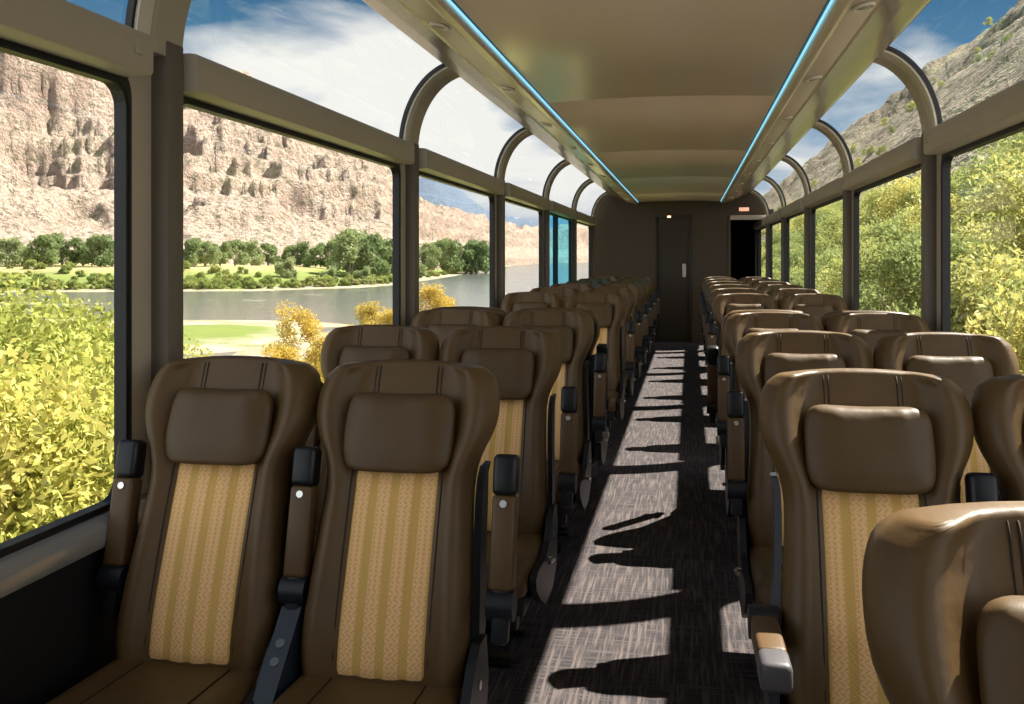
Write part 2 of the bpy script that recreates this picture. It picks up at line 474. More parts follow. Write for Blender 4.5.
for side in ('left', 'right'):
    sg = -1 if side == 'left' else 1
    m = MB(); yend = YE
    # inner downlight band and lip
    prof = [(.725, 2.53), (.725, 2.470), (.732, 2.462), (.765, 2.466), (.785, 2.476), (.90, 2.502), (.915, 2.50), (.915, 2.56), (.75, 2.56)]
    m.loft([[(sg*x, y, z) for x, z in prof] for y in (YB-.1, yend)], smooth=False)
    prof = [(.915, 2.508), (1.05, 2.555), (TOPX, TOPZ-.012), (TOPX+.02, TOPZ), (TOPX+.03, TOPZ+.06), (TOPX-.1, 2.70), (.915, 2.60)]
    m.loft([[(sg*x, y, z) for x, z in prof] for y in (YB-.1, yend)], mi=1, smooth=False)
    struct(m.build('trim_%d' % trimno(), [M['soffit'], M['soffitouter']]), 'glossy beige soffit with round downlights above the %s side' % ('river' if side == 'left' else 'hillside'), 'soffit')
    m = MB(); m.box(*sorted((sg*.7145, sg*.7235)), YB, yend-.05, 2.494, 2.506, bev=.004)
    e = empty('light_strip', (0, 0, 0)); tag(e, 'glowing cyan light strip along the ceiling edge, %s side' % ('river' if side == 'left' else 'hillside'), 'light strip', 'ceiling light strips')
    m.build('led_tube', M['led'], e)
    m = MB(); m.box(*sorted((sg*.700, sg*.7245)), YB, yend-.05, 2.512, 2.525); m.build('mounting_rail', M['shell'], e)

# downlights
dl = empty('ceiling_downlight')
m = MB(); R = .045
rings = []
for r, z in ((R, .004), (R, -.004), (R*.86, -.008), (R*.72, -.004), (R*.66, .003)):
    rings.append([(r*math.cos(2*PI*k/20), r*math.sin(2*PI*k/20), z) for k in range(20)])
m.loft(rings); m.build('trim_ring', M['archtrim'], dl)
m = MB(); rings = [[(r*math.cos(2*PI*k/16), r*math.sin(2*PI*k/16), z) for k in range(16)] for r, z in ((R*.66, -.002), (R*.4, -.009), (R*.05, -.011))]
m.loft(rings); m.build('lens', M['lens'], dl)
first = True; j = 0
for side in ('left', 'right'):
    sg = -1 if side == 'left' else 1
    for i in range(-1, 9):
        d = dl if first else copy_tree(dl); first = False
        d.location = (sg*.842, 3.84+1.5*i, 2.483); d.rotation_euler = (0, -sg*math.radians(13), 0)
        nmr = 'nearest' if i <= 0 else '%s' % ordn[i]
        tag(d, 'small round recessed downlight, %s side soffit, %s from the viewpoint' % ('river' if side == 'left' else 'hillside', nmr if i >= 0 else 'overhead'), 'ceiling light', 'recessed soffit downlights')

# ------------------------------------------------------------------ bulkhead
OX = .865
def roofline(x):
    ax = abs(x)
    if ax < .70: return cz(x)+.03
    if ax < .915: return 2.53
    if ax < TOPX: return 2.53+(TOPZ-2.50)*(ax-.915)/(TOPX-.915)
    cu = dome_curve(30)
    if ax <= cu[-1][0]: return TOPZ+.03
    for a, b in zip(cu, cu[1:]):
        if b[0] <= ax <= a[0]:
            t = (ax-a[0])/(b[0]-a[0]); return a[1]+(b[1]-a[1])*t+.0
    return BT
def bulk(x0, x1, zlo, y0, y1, n=40):
    m = MB(); xs = [x0+(x1-x0)*i/n for i in range(n+1)]
    m.loft([[(x, y0, zlo), (x, y0, roofline(x)), (x, y1, roofline(x)), (x, y1, zlo)] for x in xs], smooth=False); return m
DX0, DX1, DZ = -.40, .185, 2.235
m = bulk(-HW, DX0, 0, YE, YE+.08)
m2 = bulk(DX1, OX, 0, YE, YE+.08); m.add(m2.v, m2.f)
m2 = bulk(DX0, DX1, DZ, YE, YE+.08, 10); m.add(m2.v, m2.f)
m2 = bulk(OX, HW+.0, 2.235, YE, YE+.08); m.add(m2.v, m2.f)
m.box(OX-.03, OX+.03, YE-.02, YE+.10, 0, 2.235, bev=.01)
struct(m.build('wall_front', M['endwall']), 'dark brown bulkhead wall closing the far end of the aisle', 'wall')
m = MB(); m.box(DX0, DX1, YE+.03, YE+.07, .005, DZ)
dr = struct(m.build('door_1', M['enddoor']), 'dark brown sliding door at the end of the aisle', 'door')
m = MB()
m.box(DX0-.035, DX0+.012, YE-.015, YE+.03, 0, DZ+.035, bev=.005); m.box(DX1-.012, DX1+.035, YE-.015, YE+.03, 0, DZ+.035, bev=.005)
m.box(DX0, DX1, YE-.015, YE+.03, DZ-.01, DZ+.035, bev=.005); m.build('door_frame', M['enddoor'], dr)
m = MB(); m.box(DX1-.13, DX1-.065, YE+.012, YE+.032, 1.16, 1.40, bev=.008); m.build('door_handle', M['ivory'], dr)
m = MB(); m.box(DX0+.19, DX0+.255, YE-.03, YE-.012, DZ-.015, DZ+.02, bev=.006); m.build('door_lamp', M['lamp'], dr)
# corridor beside the bulkhead
m = MB(); m.box(OX-.03, OX+.03, YE+.10, YC, 0, 2.5); m.box(OX, HW, YC-.06, YC, 0, 2.5); m.box(OX, HW+.1, YE+.09, YC, 2.30, 2.36)
m.box(HW-.02, HW+.07, YE+.1, YC, BB, 2.36); m.box(HW-.02, HW+.07, PILR[-1], YC, 0, 2.36)
struct(m.build('wall_corridor', M['dark']), 'black side walls and low ceiling of the narrow passage beside the bulkhead', 'wall')
m = MB(); m.box(OX+.02, HW-.03, YE-.03, YE, 2.17, 2.255, bev=.008)
struct(m.build('trim_%d' % trimno(), M['frame']), 'pale header over the passage opening beside the bulkhead', 'trim')
m = MB(); m.box(OX+.17, OX+.34, YE-.02, YE-.004, 2.325, 2.39, bev=.006)
e = empty('passage_sign', (0, 0, 0)); m.build('sign_face', M['sign'], e)
m = MB(); m.box(OX+.16, OX+.35, YE-.006, YE+.002, 2.315, 2.40, bev=.004); m.build('sign_housing', M['black'], e)
tag(e, 'small glowing orange sign above the passage opening', 'sign')
lp = empty('passage_lamp')  # lamps added to stand for downlight reflections in the passage
m = MB(); rings = [[(r*math.cos(2*PI*k/12), r*math.sin(2*PI*k/12), z) for k in range(12)] for r, z in ((.034, 0), (.032, -.022), (.018, -.034))]
m.loft(rings); m.build('lens', M['lamp'], lp)
m = MB(); m.tube([(0, 0, .004), (0, 0, -.01)], .042, 14); m.build('trim_ring', M['chrome'], lp)
for i, (x, y) in enumerate(((OX+.30, YE+.25), (OX+.22, YE+1.0), (OX+.13, YE+1.8))):
    d = lp if i == 0 else copy_tree(lp)
    d.location = (x, y, 2.292)
    tag(d, ['warm spot lamp just inside the passage opening', 'warm spot lamp in the middle of the passage ceiling', 'warm spot lamp deepest in the passage'][i], 'lamp', 'warm lamps in the passage ceiling')
# rear wall behind the viewpoint
m = bulk(-HW, HW, 0, YB-.14, YB-.08)
struct(m.build('wall_back', M['endwall']), 'dark brown end wall behind the viewpoint', 'wall')

# ================================================================== seats
PROF = [(.36, -.275), (.45, -.270), (.55, -.245), (.68, -.200), (.80, -.155), (.90, -.115), (.98, -.080), (1.06, -.052), (1.13, -.028), (1.19, -.006), (1.215, .006)]
WID = [(.36, .225), (.45, .233), (.58, .230), (.70, .221), (.80, .216), (.88, .214), (.93, .220), (.97, .234), (1.01, .254), (1.05, .268), (1.09, .272), (1.13, .271), (1.165, .266), (1.19, .258), (1.205, .248), (1.215, .232)]
THK = [(.36, .10), (.6, .115), (.9, .10), (1.06, .095), (1.19, .075), (1.215, .06)]
def fy(x, z):
    """front surface of the backrest"""
    y = smooth_tab(PROF, z); w = smooth_tab(WID, z); ax = abs(x)/w
    low = 1-sst(.86, .98, z)
    bol = sst(.50, .80, ax) * (1-sst(.80, 1.0, ax)*.55)
    y -= bol*(.038*low + .062*(1-low))
    cen = (1-sst(.0, .55, ax))
    y -= .010*cen*low
    return y
def make_seat(mirror=1):
    """seat facing -Y; mirror=+1: aisle at +x"""
    root = empty('coach_seat')
    # backrest --------------------------------------------------------
    m = MB(); rings = []
    zs = [.36, .37, .40, .45, .5, .55, .6, .65, .7, .75, .8, .84, .88, .92, .95, .98, 1.01, 1.04, 1.07, 1.10, 1.13, 1.155, 1.175, 1.19, 1.202, 1.211]
    NF = 26
    def loop(z, shrink=0.0, zoff=0.0):
        w = smooth_tab(WID, z)-shrink; t = smooth_tab(THK, z)-shrink*.6
        pts = []
        for i in range(NF+1):
            a = -1+2*i/NF
            x = w*math.copysign(abs(math.sin(a*PI/2))**.9, a)
            e = max(0, (abs(x)-w+.040)/.040)
            yy = fy(x*.999, z)+shrink*.5 + min(.040, (t-.01)*.62)*(1-math.sqrt(max(0, 1-e*e)))
            pts.append((x, yy, z+zoff-.020*(x/.25)**2*sst(1.08, 1.21, z)))
        yb = smooth_tab(PROF, z)+t
        for i in range(9):
            a = 1-2*i/8; x = w*.97*a
            pts.append((x, yb-.018*abs(a)**3, z+zoff-.020*(x/.25)**2*sst(1.08, 1.21, z)))
        return pts
    for i, z in enumerate(zs):
        rings.append(loop(z, .02 if i == 0 else (.006 if i == 1 else 0)))
    rings.append(loop(1.213, .004, .003)); rings.append(loop(1.214, .010, .006)); rings.append(loop(1.214, .020, .0088)); rings.append(loop(1.214, .032, .0100))
    m.loft(rings)
    # leather seams running over the crest
    for sx in (-.088, .088):
        pts = [(sx, fy(sx, z)-.0005, z) for z in (1.08, 1.12, 1.16, 1.19, 1.206)] + [(sx, fy(sx, 1.214)+.014, 1.2145), (sx, fy(sx, 1.214)+.030, 1.2155)]
        m.tube(pts, .0020, 6, mi=1)
        pts2 = [(sx+.012*(1 if sx > 0 else -1), y, z) for _, y, z in pts]; m.tube(pts2, .0012, 6, mi=1)
    for sx in (-1, 1):   # seam between bolster and fabric
        m.tube([(sx*.132, fy(.132, z)-.001, z) for z in (.44, .55, .68, .80, .90, .94)], .0025, 6, mi=1)
    m.build('backrest', [M['leather'], M['seam']], root, sharp=60)
    # fabric panel ------------------------------------------------------
    m = MB(); nx, nz = 33, 26; pw = .127; uv = []
    vs = []
    for j in range(nz+1):
        z = .395+.555*j/nz
        for i in range(nx+1):
            x = -pw+2*pw*i/nx
            u = i/nx*4; rib = abs(math.sin(PI*u))
            edge = min(1, min(i, nx-i)/1.5)*min(1, min(j, nz-j)/1.0)
            vs.append((x, fy(x, z)+.004-edge*(.007+.004*rib), z)); uv.append((u, z))
    fs = [(j*(nx+1)+i, j*(nx+1)+i+1, (j+1)*(nx+1)+i+1, (j+1)*(nx+1)+i) for j in range(nz) for i in range(nx)]
    m.add(vs, fs, 0, True)
    m.uv = uv
    o = m.build('fabric_panel', M['fabric'], root, sharp=None)
    o['label'] = 'gold striped woven fabric panel'
    # headrest pillow --------------------------------------------------
    m = MB(); rings = []; n = 72; hw, hh, hd = .160, .109, .043
    zc = 1.035; nr = 26
    for j in range(nr+1):
        b = -PI/2+PI*j/nr
        sz = math.copysign(abs(math.sin(b))**.45, math.sin(b)); cb = max(1e-3, abs(math.cos(b)))**.24
        r = []
        for k in range(n):
            a = 2*PI*k/n
            cx_, sy_ = math.cos(a), math.sin(a)
            x = hw*cb*math.copysign(abs(cx_)**.38, cx_); y = hd*(cb**2.0)*math.copysign(abs(sy_)**.75, sy_)
            z = hh*sz
            puff = 1-.35*(abs(x)/hw)**3
            y *= puff
            wr = noise.noise(Vector((x*11, z*18, 3.1)))*.007 + (abs(noise.noise(Vector((x*32+z*9, z*7, 7.7))))-.2)*.008*sst(.0, .9, z/hh+.3)
            x *= 1-.03*(abs(z)/hh)**2
            zz = z*(1-.04*(1-(abs(x)/hw)**2)) - (.006*(1-(x/hw)**2) if z > 0 else .004*(1-(x/hw)**2))*1
            r.append((x, smooth_tab(PROF, zc)-.042+y+wr + zz*(.040/.11)*-.0 + zz*.34, zc+zz))
        rings.append(r)
    m.loft(rings)
    m.build('headrest_pillow', M['pillow'], root, sharp=None)
    # rear shell ------------------------------------------------------
    m = MB(); rings = []
    for z in (.30, .36, .5, .65, .8, .92, 1.0, 1.05, 1.10, 1.13):
        zz = max(z, .36); w = smooth_tab(WID, zz)-.012; yb = smooth_tab(PROF, zz)+smooth_tab(THK, zz)
        r = []
        for i in range(11):
            a = -1+.2*i; r.append((w*a, yb+.014-.02*abs(a)**3, z))
        for i in range(11):
            a = 1-.2*i; r.append((w*a*.98, yb-.012-.014*abs(a)**3, z))
        rings.append(r)
    m.loft(rings); m.build('back_shell', M['shell'], root)
    # cushion ----------------------------------------------------------
    m = MB(); rings = []; L0, L1 = -.775, -.235
    N = 22
    for j in range(N+1):
        t = j/N; y = L0+(L1-L0)*t
        e0 = min(1, t/.12); e1 = min(1, (1-t)/.06)
        k = math.sqrt(1-(1-e0)**2)*(.35+.65*math.sqrt(1-(1-e1)**2)) if t < 1 else .35
        k = max(.12, k)
        zt = .415-.022*t*1.0; zb = .285+.012*t
        mid = (zt+zb)/2; h = (zt-zb)/2*k; w = .236*(.90+.10*k)
        r = []
        for i in range(36):
            a = 2*PI*i/36; ca, sa = math.cos(a), math.sin(a)
            x = w*math.copysign(abs(ca)**.32, ca); z = h*math.copysign(abs(sa)**.45, sa)
            bol = .016*sst(.5, .85, abs(x)/w)*(1-.6*sst(.85, 1, abs(x)/w)) if z > 0 else 0
            r.append((x, y, mid+z+bol*k))
        rings.append(r)
    m.loft(rings)
    for sx in (-.13, .13): m.tube([(sx, y, .4175-.022*(y-L0)/.54) for y in (-.68, -.55, -.4, -.29)], .0025, 6, mi=1)
    m.build('seat_cushion', [M['leather'], M['seam']], root, sharp=60)
    # frame below -------------------------------------------------------
    m = MB(); m.box(-.225, .225, -.70, -.20, .215, .290, bev=.015); m.box(-.19, .19, -.66, -.60, .15, .22, bev=.01)
    m.build('seat_frame', M['shell'], root)
    for y0 in (-.60, -.30):
        m = MB()
        m.box(-.03, .03, y0-.025, y0+.025, .02, .23, bev=.008); m.box(-.16, .16, y0-.04, y0+.04, 0, .025, bev=.006)
        m.build('leg', M['black'], root)
    # side frames following the backrest
    for s_, nm in ((1, 'side_frame'), (-1, 'side_frame')):
        m = MB(); rings = []
        for z in (.25, .36, .5, .62, .74, .84, .90, .93):
            zz = max(z, .36); y0 = smooth_tab(PROF, zz)
            d0 = .055 if z > .45 else .03; th = .105 if z < .9 else (.08 if z < .95 else .05)
            xa, xb = s_*(smooth_tab(WID, zz)+.002), s_*(smooth_tab(WID, zz)+.020)
            rings.append([(xa, y0+d0, z), (xb, y0+d0+.01, z), (xb, y0+d0+th-.01, z), (xa, y0+d0+th, z)])
        m.loft(rings); m.build(nm, M['shell'], root, sharp=40)
    # aisle-side plastic fairing under cushion, with lever
    s = mirror
    m = MB()
    pr = [(-.60, .25), (-.70, .32), (-.71, .36), (-.66, .375), (-.50, .37), (-.37, .40), (-.30, .47), (-.25, .50), (-.17, .50), (-.14, .38), (-.18, .25), (-.30, .19), (-.48, .19)]
    m.loft([[(s*x, y, z) for y, z in pr] for x in (.243, .268)], smooth=False)
    sf = m.build('side_fairing', M['shell'], root)
    m = MB(); m.tube([(s*.268, -.40, .34), (s*.285, -.40, .34), (s*.285, -.50, .36)], .009, 8); m.build('recline_lever', M['chrome'], sf)
    m = MB(); m.tube([(s*.266, -.26, .40), (s*.272, -.26, .40)], .014, 12); m.build('bolt', M['chrome'], sf)
    return root

def arm_meshes():
    """armrest built pointing up (+z) from its pivot at the origin"""
    a = MB(); a.box(-.033, .033, -.032, .030, .035, .285, bev=.012, seg=3)
    c = MB(); c.box(-.0345, .0345, -.034, .032, .283, .395, bev=.016, seg=3)
    b = MB(); b.tube([(0, -.034, .262), (0, -.037, .262)], .010, 14)
    p = MB(); p.tube([(-.036, 0, 0), (.036, 0, 0)], .042, 18); p.box(-.022, .022, -.026, .026, -.10, .06, bev=.01)
    return a, c, b, p
A_, C_, B_, P_ = arm_meshes()
proto_arm = None
def make_arm(parent, x, tilt, capm='black'):
    am = A_.build('armrest', M['armleather'], parent); am.location = (x, -.215, .60); am.rotation_euler = (tilt, 0, 0)
    c = C_.build('armrest_cap', M[capm], am)
    b = B_.build('armrest_button', M['chrome'], am)
    p = P_.build('armrest_pivot', M['shell'], am)
    return am
def make_console(parent, x):
    m = MB(); 
    pr = [(-.19, .57), (-.245, .565), (-.27, .54), (-.50, .315), (-.51, .24), (-.2, .24)]
    m.loft([[(x+dx, y, z) for y, z in pr] for dx in (-.028, .028)], smooth=False)
    c = m.build('control_console', M['console'], parent)
    for yy in (-.318, -.354):
        z = .54+(yy+.27)*(.225/.23)
        n_ = Vector((0, -.70, .715))
        m = MB(); base = Vector((x, yy, z)); m.tube([base-n_*.004, base+n_*.003], .0125, 16); m.build('control_button', M['iconbutton'], c)
    return c

LX = (-.626, -1.178); RX = (.642, 1.190)
def seat_variant(kind):
    # kinds: la lw ra rw
    mir = 1 if kind[0] == 'l' else -1
    s = make_seat(mir)
    if kind[1] == 'a':
        make_arm(s, .318 if mir > 0 else -.275, -math.radians(13), 'black'); make_arm(s, -mir*.2625, -math.radians(13), 'black'); make_console(s, -mir*.2625)
    else:
        make_arm(s, -mir*.262, -math.radians(13), 'black')
    return s
protos = {}
YT = 2.695; PITCH = 1.388
rowwords = {-1: 'row nearest the viewpoint', 0: 'foremost full row', 1: 'second full row', 2: 'third full row, just before the back-to-back pair', 4: 'first row beyond the facing bay', 5: 'second row beyond the facing bay', 6: 'third row beyond the facing bay', 7: 'fourth row beyond the facing bay', 8: 'fifth row beyond the facing bay', 9: 'last row against the bulkhead'}
def put_seat(kind, x, y, label, flip=False, group='coach seats facing the viewpoint', low_arm=False):
    if kind not in protos:
        protos[kind] = seat_variant(kind); s = copy_tree(protos[kind])
    else: s = copy_tree(protos[kind])
    s.location = (x, y, 0); s.rotation_euler = (0, 0, PI if flip else 0); s.scale = (1, 1, .992)
    tag(s, label, 'seat', group)
    if low_arm:
        mir = 1 if kind[0] == 'l' else -1
        for ch in s.children:
            if ch.name.startswith('armrest') and ch.location.x*mir > .27:
                ch.rotation_euler = (math.radians(86), 0, 0)
                for g in ch.children:
                    if g.name.startswith('armrest_cap'):
                        g.data = g.data.copy(); g.data.materials[0] = M['greycap']
    return s
for k in (0, 1, 2, 4, 5, 6, 7, 8, 9):
    y = YT+PITCH*k
    for kind, x in (('la', LX[0]), ('lw', LX[1])):
        put_seat(kind, x, y, 'brown leather coach seat, %s side, river side, %s' % ('aisle' if kind[1] == 'a' else 'window', rowwords[k]), group='coach seats facing the viewpoint, river side')
    for kind, x in (('ra', RX[0]), ('rw', RX[1])):
        put_seat(kind, x, y, 'brown leather coach seat, %s side, hillside side, %s' % ('aisle' if kind[1] == 'a' else 'window', rowwords[k]) + (', armrest down' if (k == 0 and kind == 'ra') else ''), group='coach seats facing the viewpoint, hillside side', low_arm=(k == 0 and kind == 'ra'))
for kind, x in (('ra', RX[0]), ('rw', RX[1])):
    s = put_seat(kind, x+.024, YT-PITCH-.06, 'brown leather coach seat, %s side, hillside side, closest to the viewpoint' % ('aisle' if kind[1] == 'a' else 'window'), group='coach seats facing the viewpoint, hillside side')
    for ch in s.children:
        for g in ch.children:
            if g.name.startswith('armrest_cap'): g.data = g.data.copy(); g.data.materials[0] = M['greycap']
yb3 = YT+PITCH*2+.30
for kind, x, w in (('la', RX[0], 'aisle side, hillside side'), ('lw', RX[1], 'window side, hillside side'), ('ra', LX[0], 'aisle side, river side'), ('rw', LX[1], 'window side, river side')):
    put_seat(kind, x, yb3, 'brown leather seat turned away, back to back with the third row, ' + w, flip=True, group='coach seats turned away')

for pr in protos.values():
    for ch in list(pr.children):
        for g in list(ch.children): bpy.data.objects.remove(g)
        bpy.data.objects.remove(ch)
    bpy.data.objects.remove(pr)
# ================================================================== outside
def shoreX(Y):  # far shoreline beyond the river: lateral distance
    return 0
SH = [(-500, 150), (-155, 192), (-102, 209), (-86, 235), (-84, 261), (-98, 380), (-131, 621), (-160, 850), (-223, 1250), (-380, 2200)]
# extend: first point going far left
def shore_d(x, y):
    best = 1e9; sgn = 1
    for (ax, ay), (bx, by) in zip(SH, SH[1:]):
        dx, dy = bx-ax, by-ay; t = max(0, min(1, ((x-ax)*dx+(y-ay)*dy)/(dx*dx+dy*dy)))
        qx, qy = ax+dx*t, ay+dy*t; d = math.hypot(x-qx, y-qy)
        if d < best:
            best = d; sgn = 1 if (dx*(y-ay)-dy*(x-ax)) > 0 else -1
    return best*sgn
def fbm(x, y, s, o=5, seed=0.): return noise.fractal(Vector((x*s, y*s, seed)), .9, 2.1, o)
WZ = -6.5
def col_of(x, y):
    """photo column of a plan point"""
    X, Y = x-CX, y
    zc = -X*ST+Y*CT; xc = X*CT+Y*ST
    return 512+F*xc/max(zc, 1e-3) if zc > 1e-3 else -1e4, zc
SKY_L = [(-900, 260), (-300, 250), (0, 228), (60, 218), (100, 208), (190, 182), (250, 163), (310, 135), (375, 99), (420, 62), (450, 50), (488, 37), (505, 33), (540, 30), (575, 33), (620, 28), (700, 20)]
def left_z(x, y):
    d = shore_d(x, y)
    if d > 0:
        z = WZ + 5.0*sst(0, 46, d) + 2.2*sst(60, 180, d) + .25 + fbm(x, y, .03, 3)*.5*sst(4, 40, d)
        return z
    # near bank
    near = -x
    z = -2.9-(-2.9-WZ+.6)*sst(4, 30, near)
    if near > 22: z = WZ-.6
    return z + fbm(x, y, .15, 3)*.15
def polar(fn, a0, a1, na, r0, r1, nr, name, mat, label, mask=None, smooth=True):
    m = MB(); vs = []
    for j in range(nr+1):
        r = r0*(r1/r0)**(j/nr)
        for i in range(na+1):
            a = a0+(a1-a0)*i/na
            x = CX-r*math.sin(a); y = r*math.cos(a)
            vs.append((x, y, fn(x, y)))
    fs = [(j*(na+1)+i, j*(na+1)+i+1, (j+1)*(na+1)+i+1, (j+1)*(na+1)+i) for j in range(nr) for i in range(na)]
    m.add(vs, fs, 0, smooth)
    o = m.build(name, mat, recalc=False, sharp=None)
    return struct(o, label, 'terrain')
R_ = math.radians
# far bank terrace
def bank_z(x, y):
    d = shore_d(x, y)
    z = WZ-1.0 + 1.15*sst(-12, 1, d)
    if d > 0: z += 4.9*sst(0, 50, d)+2.4*sst(60, 200, d) + fbm(x, y, .03, 3)*.5*sst(4, 40, d)
    # sand bars and the small green island
    ix, iy = px(190, 94)
    u = ((x-ix)*CT+(y-iy)*ST)/13; v = (-(x-ix)*ST+(y-iy)*CT)/17
    q = u*u+v*v + .15*fbm(x, y, .12, 3)
    z = max(z, WZ+.95*(1-q) if q < 1.6 else -99)
    ix, iy = px(165, 112); u = ((x-ix)*CT+(y-iy)*ST)/22; v = (-(x-ix)*ST+(y-iy)*CT)/9
    q = u*u+v*v + .2*fbm(x, y, .1, 3, 4.)
    z = max(z, WZ+.22*(1-q) if q < 3 else -99)
    ix, iy = px(300, 80); u = ((x-ix)*CT+(y-iy)*ST)/5; v = (-(x-ix)*ST+(y-iy)*CT)/22
    q = u*u+v*v + .3*fbm(x, y, .2, 3, 9.)
    z = max(z, WZ+.12*(1-q) if q < 3 else -99)
    return z
polar(bank_z, R_(-1), R_(75), 260, 45, 2600, 210, 'river_bank', M['bank'], 'green and straw coloured far river bank with pale sand bars')
polar(lambda x, y: -2.9-4.4*sst(5, 26, -x)+fbm(x, y, .2, 3)*.2, R_(4), R_(100), 80, 3.2, 120, 60, 'trackside_slope', M['near'], 'scrubby slope falling from the track to the river')
m = MB()
for (x0, x1, y0, y1) in ((-900, -8, -60, 2800),): m.add([(x0, y0, WZ), (x1, y0, WZ), (x1, y1, WZ), (x0, y1, WZ)], [(0, 1, 2, 3)])
struct(m.build('river', M['water'], recalc=False), 'wide grey-green river running beside the train', 'river')
# mountain
def mount_z(x, y):
    c, zc = col_of(x, y); r = math.hypot(x, y); al = math.degrees(math.atan2(-x, y))
    off = smooth_tab(SKY_L, c)
    r0 = lerp_tab([(2, 1700), (6, 1500), (9, 1100), (12, 740), (16, 420), (20, 380), (40, 360), (70, 420)], al) + 25*fbm(x, y, .01, 3, 21.)
    H = off/F*(r0+330)*CT
    t = (r-r0)/330; tt = max(0, min(1, t))
    base = H*(.50*tt + .50*sst(.50, .98, tt))
    rough = fbm(x, y, .012, 6, 2.)*16 - abs(fbm(x, y, .03, 5, 5.))*12 + fbm(x, y, .09, 4, 7.)*3.0
    z = base + rough*sst(.02, .4, tt)*min(1, off/120)
    if tt > .4:
        q = 12.; zz = z+fbm(x, y, .02, 3, 1.)*4
        st = math.floor(zz/q)*q + q*sst(.15, .55, (zz/q) % 1.0)
        z = z+(st-zz)*.85*sst(.4, .65, tt)
    if t > 1: z -= (t-1)*H*.5
    return -3.5+(z+3.5)*sst(-.05, .08, t)-(4 if t < 0 else 0)
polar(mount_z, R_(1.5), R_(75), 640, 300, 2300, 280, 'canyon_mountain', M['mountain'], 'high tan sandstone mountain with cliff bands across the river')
# distant ridges, air haze put into their blue colour
def ridge_z(x, y):
    r = math.hypot(x, y); c, zc = col_of(x, y)
    off = smooth_tab([(200, 40), (380, 66), (430, 80), (455, 72), (475, 58), (490, 47), (507, 43), (540, 38), (575, 34), (610, 34), (640, 30), (700, 34), (800, 60)], c)
    H = off/F*3600
    t = (r-2400)/1200
    return -8+H*sst(0, 1, t)*(1+.0*t)+fbm(x, y, .0022, 6, 3.)*26*sst(0, .5, t) - max(0, t-1)*H
polar(ridge_z, R_(-8), R_(34), 260, 2350, 4400, 70, 'distant_ridge', M['blueridge'], 'low blue-grey ridges in the far distance beyond the river')
# right hillside
def hill_z(x, y):
    d = x-4.2
    if d < 0: return -2.7+d*.1
    z = -2.7+.80*d
    crest = 170+30*fbm(0, y, .004, 3, 8.)
    if d > crest: z = -2.7+.80*crest-(d-crest)*.3
    z *= 1
    z += (fbm(x, y, .02, 6, 11.)*6+fbm(x, y, .006, 4, 13.)*16)*sst(8, 90, d) + fbm(x, y, .12, 4, 15.)*1.0*sst(0, 12, d)
    q = 9.; st = math.floor(z/q)*q+q*sst(.1, .7, (z/q) % 1.)
    z += (st-z)*.55*sst(25, 70, d)
    return z
polar(hill_z, R_(-88), R_(-1.2), 420, 4.0, 2600, 260, 'hillside', M['hill'], 'steep scrub-covered rocky hillside rising beside the track')

# foliage --------------------------------------------------------------------
def crown_mesh(seed, n, lsize, blobs, tall=1.0, droop=0):
    rnd = random.Random(seed); m = MB(); vs = []; fs = []
    for i in range(n):
        bx, by, bz, br = blobs[rnd.randrange(len(blobs))]
        while True:
            p = Vector((rnd.uniform(-1, 1), rnd.uniform(-1, 1), rnd.uniform(-1, 1)))
            if .25 < p.length < 1: break
        p = p*(br*(.55+.45*p.length))
        c = Vector((bx, by, bz))+Vector((p.x, p.y, p.z*tall))
        d = Vector((rnd.gauss(0, 1), rnd.gauss(0, 1), rnd.gauss(0, 1))).normalized()
        e = d.cross(Vector((rnd.gauss(0, 1), rnd.gauss(0, 1), rnd.gauss(0, 1)))).normalized()
        s = lsize*rnd.uniform(.6, 1.3)
        o = len(vs); vs += [c-d*s, c+e*s*.45, c+d*s*1.1, c-e*s*.45]; fs.append((o, o+1, o+2, o+3))
    m.add(vs, fs, 0, False); return m
def blobset(seed, n, r, h, top, low=False):
    rnd = random.Random(seed); out = []
    for i in range(n):
        a = rnd.uniform(0, 2*PI); rr = r*math.sqrt(rnd.random()); z = rnd.uniform(.04 if low else .18, 1)*h
        k = (1.15-z/h*.8) if low else 1-(z/h)**2*.55
        out.append((rr*math.cos(a)*k, rr*math.sin(a)*k, z, rnd.uniform(.25, .42)*top))
    return out
def branch_mb(seed, r, h, n=6, thick=.05):
    rnd = random.Random(seed); m = MB()
    for i in range(n):
        a = 2*PI*i/n+rnd.uniform(-.3, .3); rr = r*rnd.uniform(.3, .8); hh = h*rnd.uniform(.6, .95)
        m.tube([(0, 0, 0), (rr*.25*math.cos(a), rr*.25*math.sin(a), hh*.4), (rr*math.cos(a), rr*math.sin(a), hh)], [thick, thick*.6, thick*.15], 6)
    return m
def make_plant(name, seed, matname, n, ls, r, h, nb, tall=1., th=.05):
    e = empty(name)
    crown_mesh(seed, n, ls, blobset(seed, nb, r, h, r*(.75 if 'golden' in name else 1), 'golden' in name), tall).build('foliage', M[matname], e, recalc=False, sharp=None)
    branch_mb(seed, r, h, th and 6, th).build('trunk', M['bark'], e)
    return e
used = set()
def plant(pr, x, y, z, s, rot, label, group, sz=None):
    if pr.name in used: o = copy_tree(pr)
    else: used.add(pr.name); o = pr
    o.location = (x, y, z); o.rotation_euler = (0, 0, rot); o.scale = (s, s, sz or s)
    tag(o, label, 'tree' if 'tree' in o.name else 'shrub', group); return o
rnd = random.Random(3)
near = [make_plant('tamarisk_shrub', 21+i, 'leafnear', 16000, .042, 1.6, 4.2, 26) for i in range(2)]
spots = []
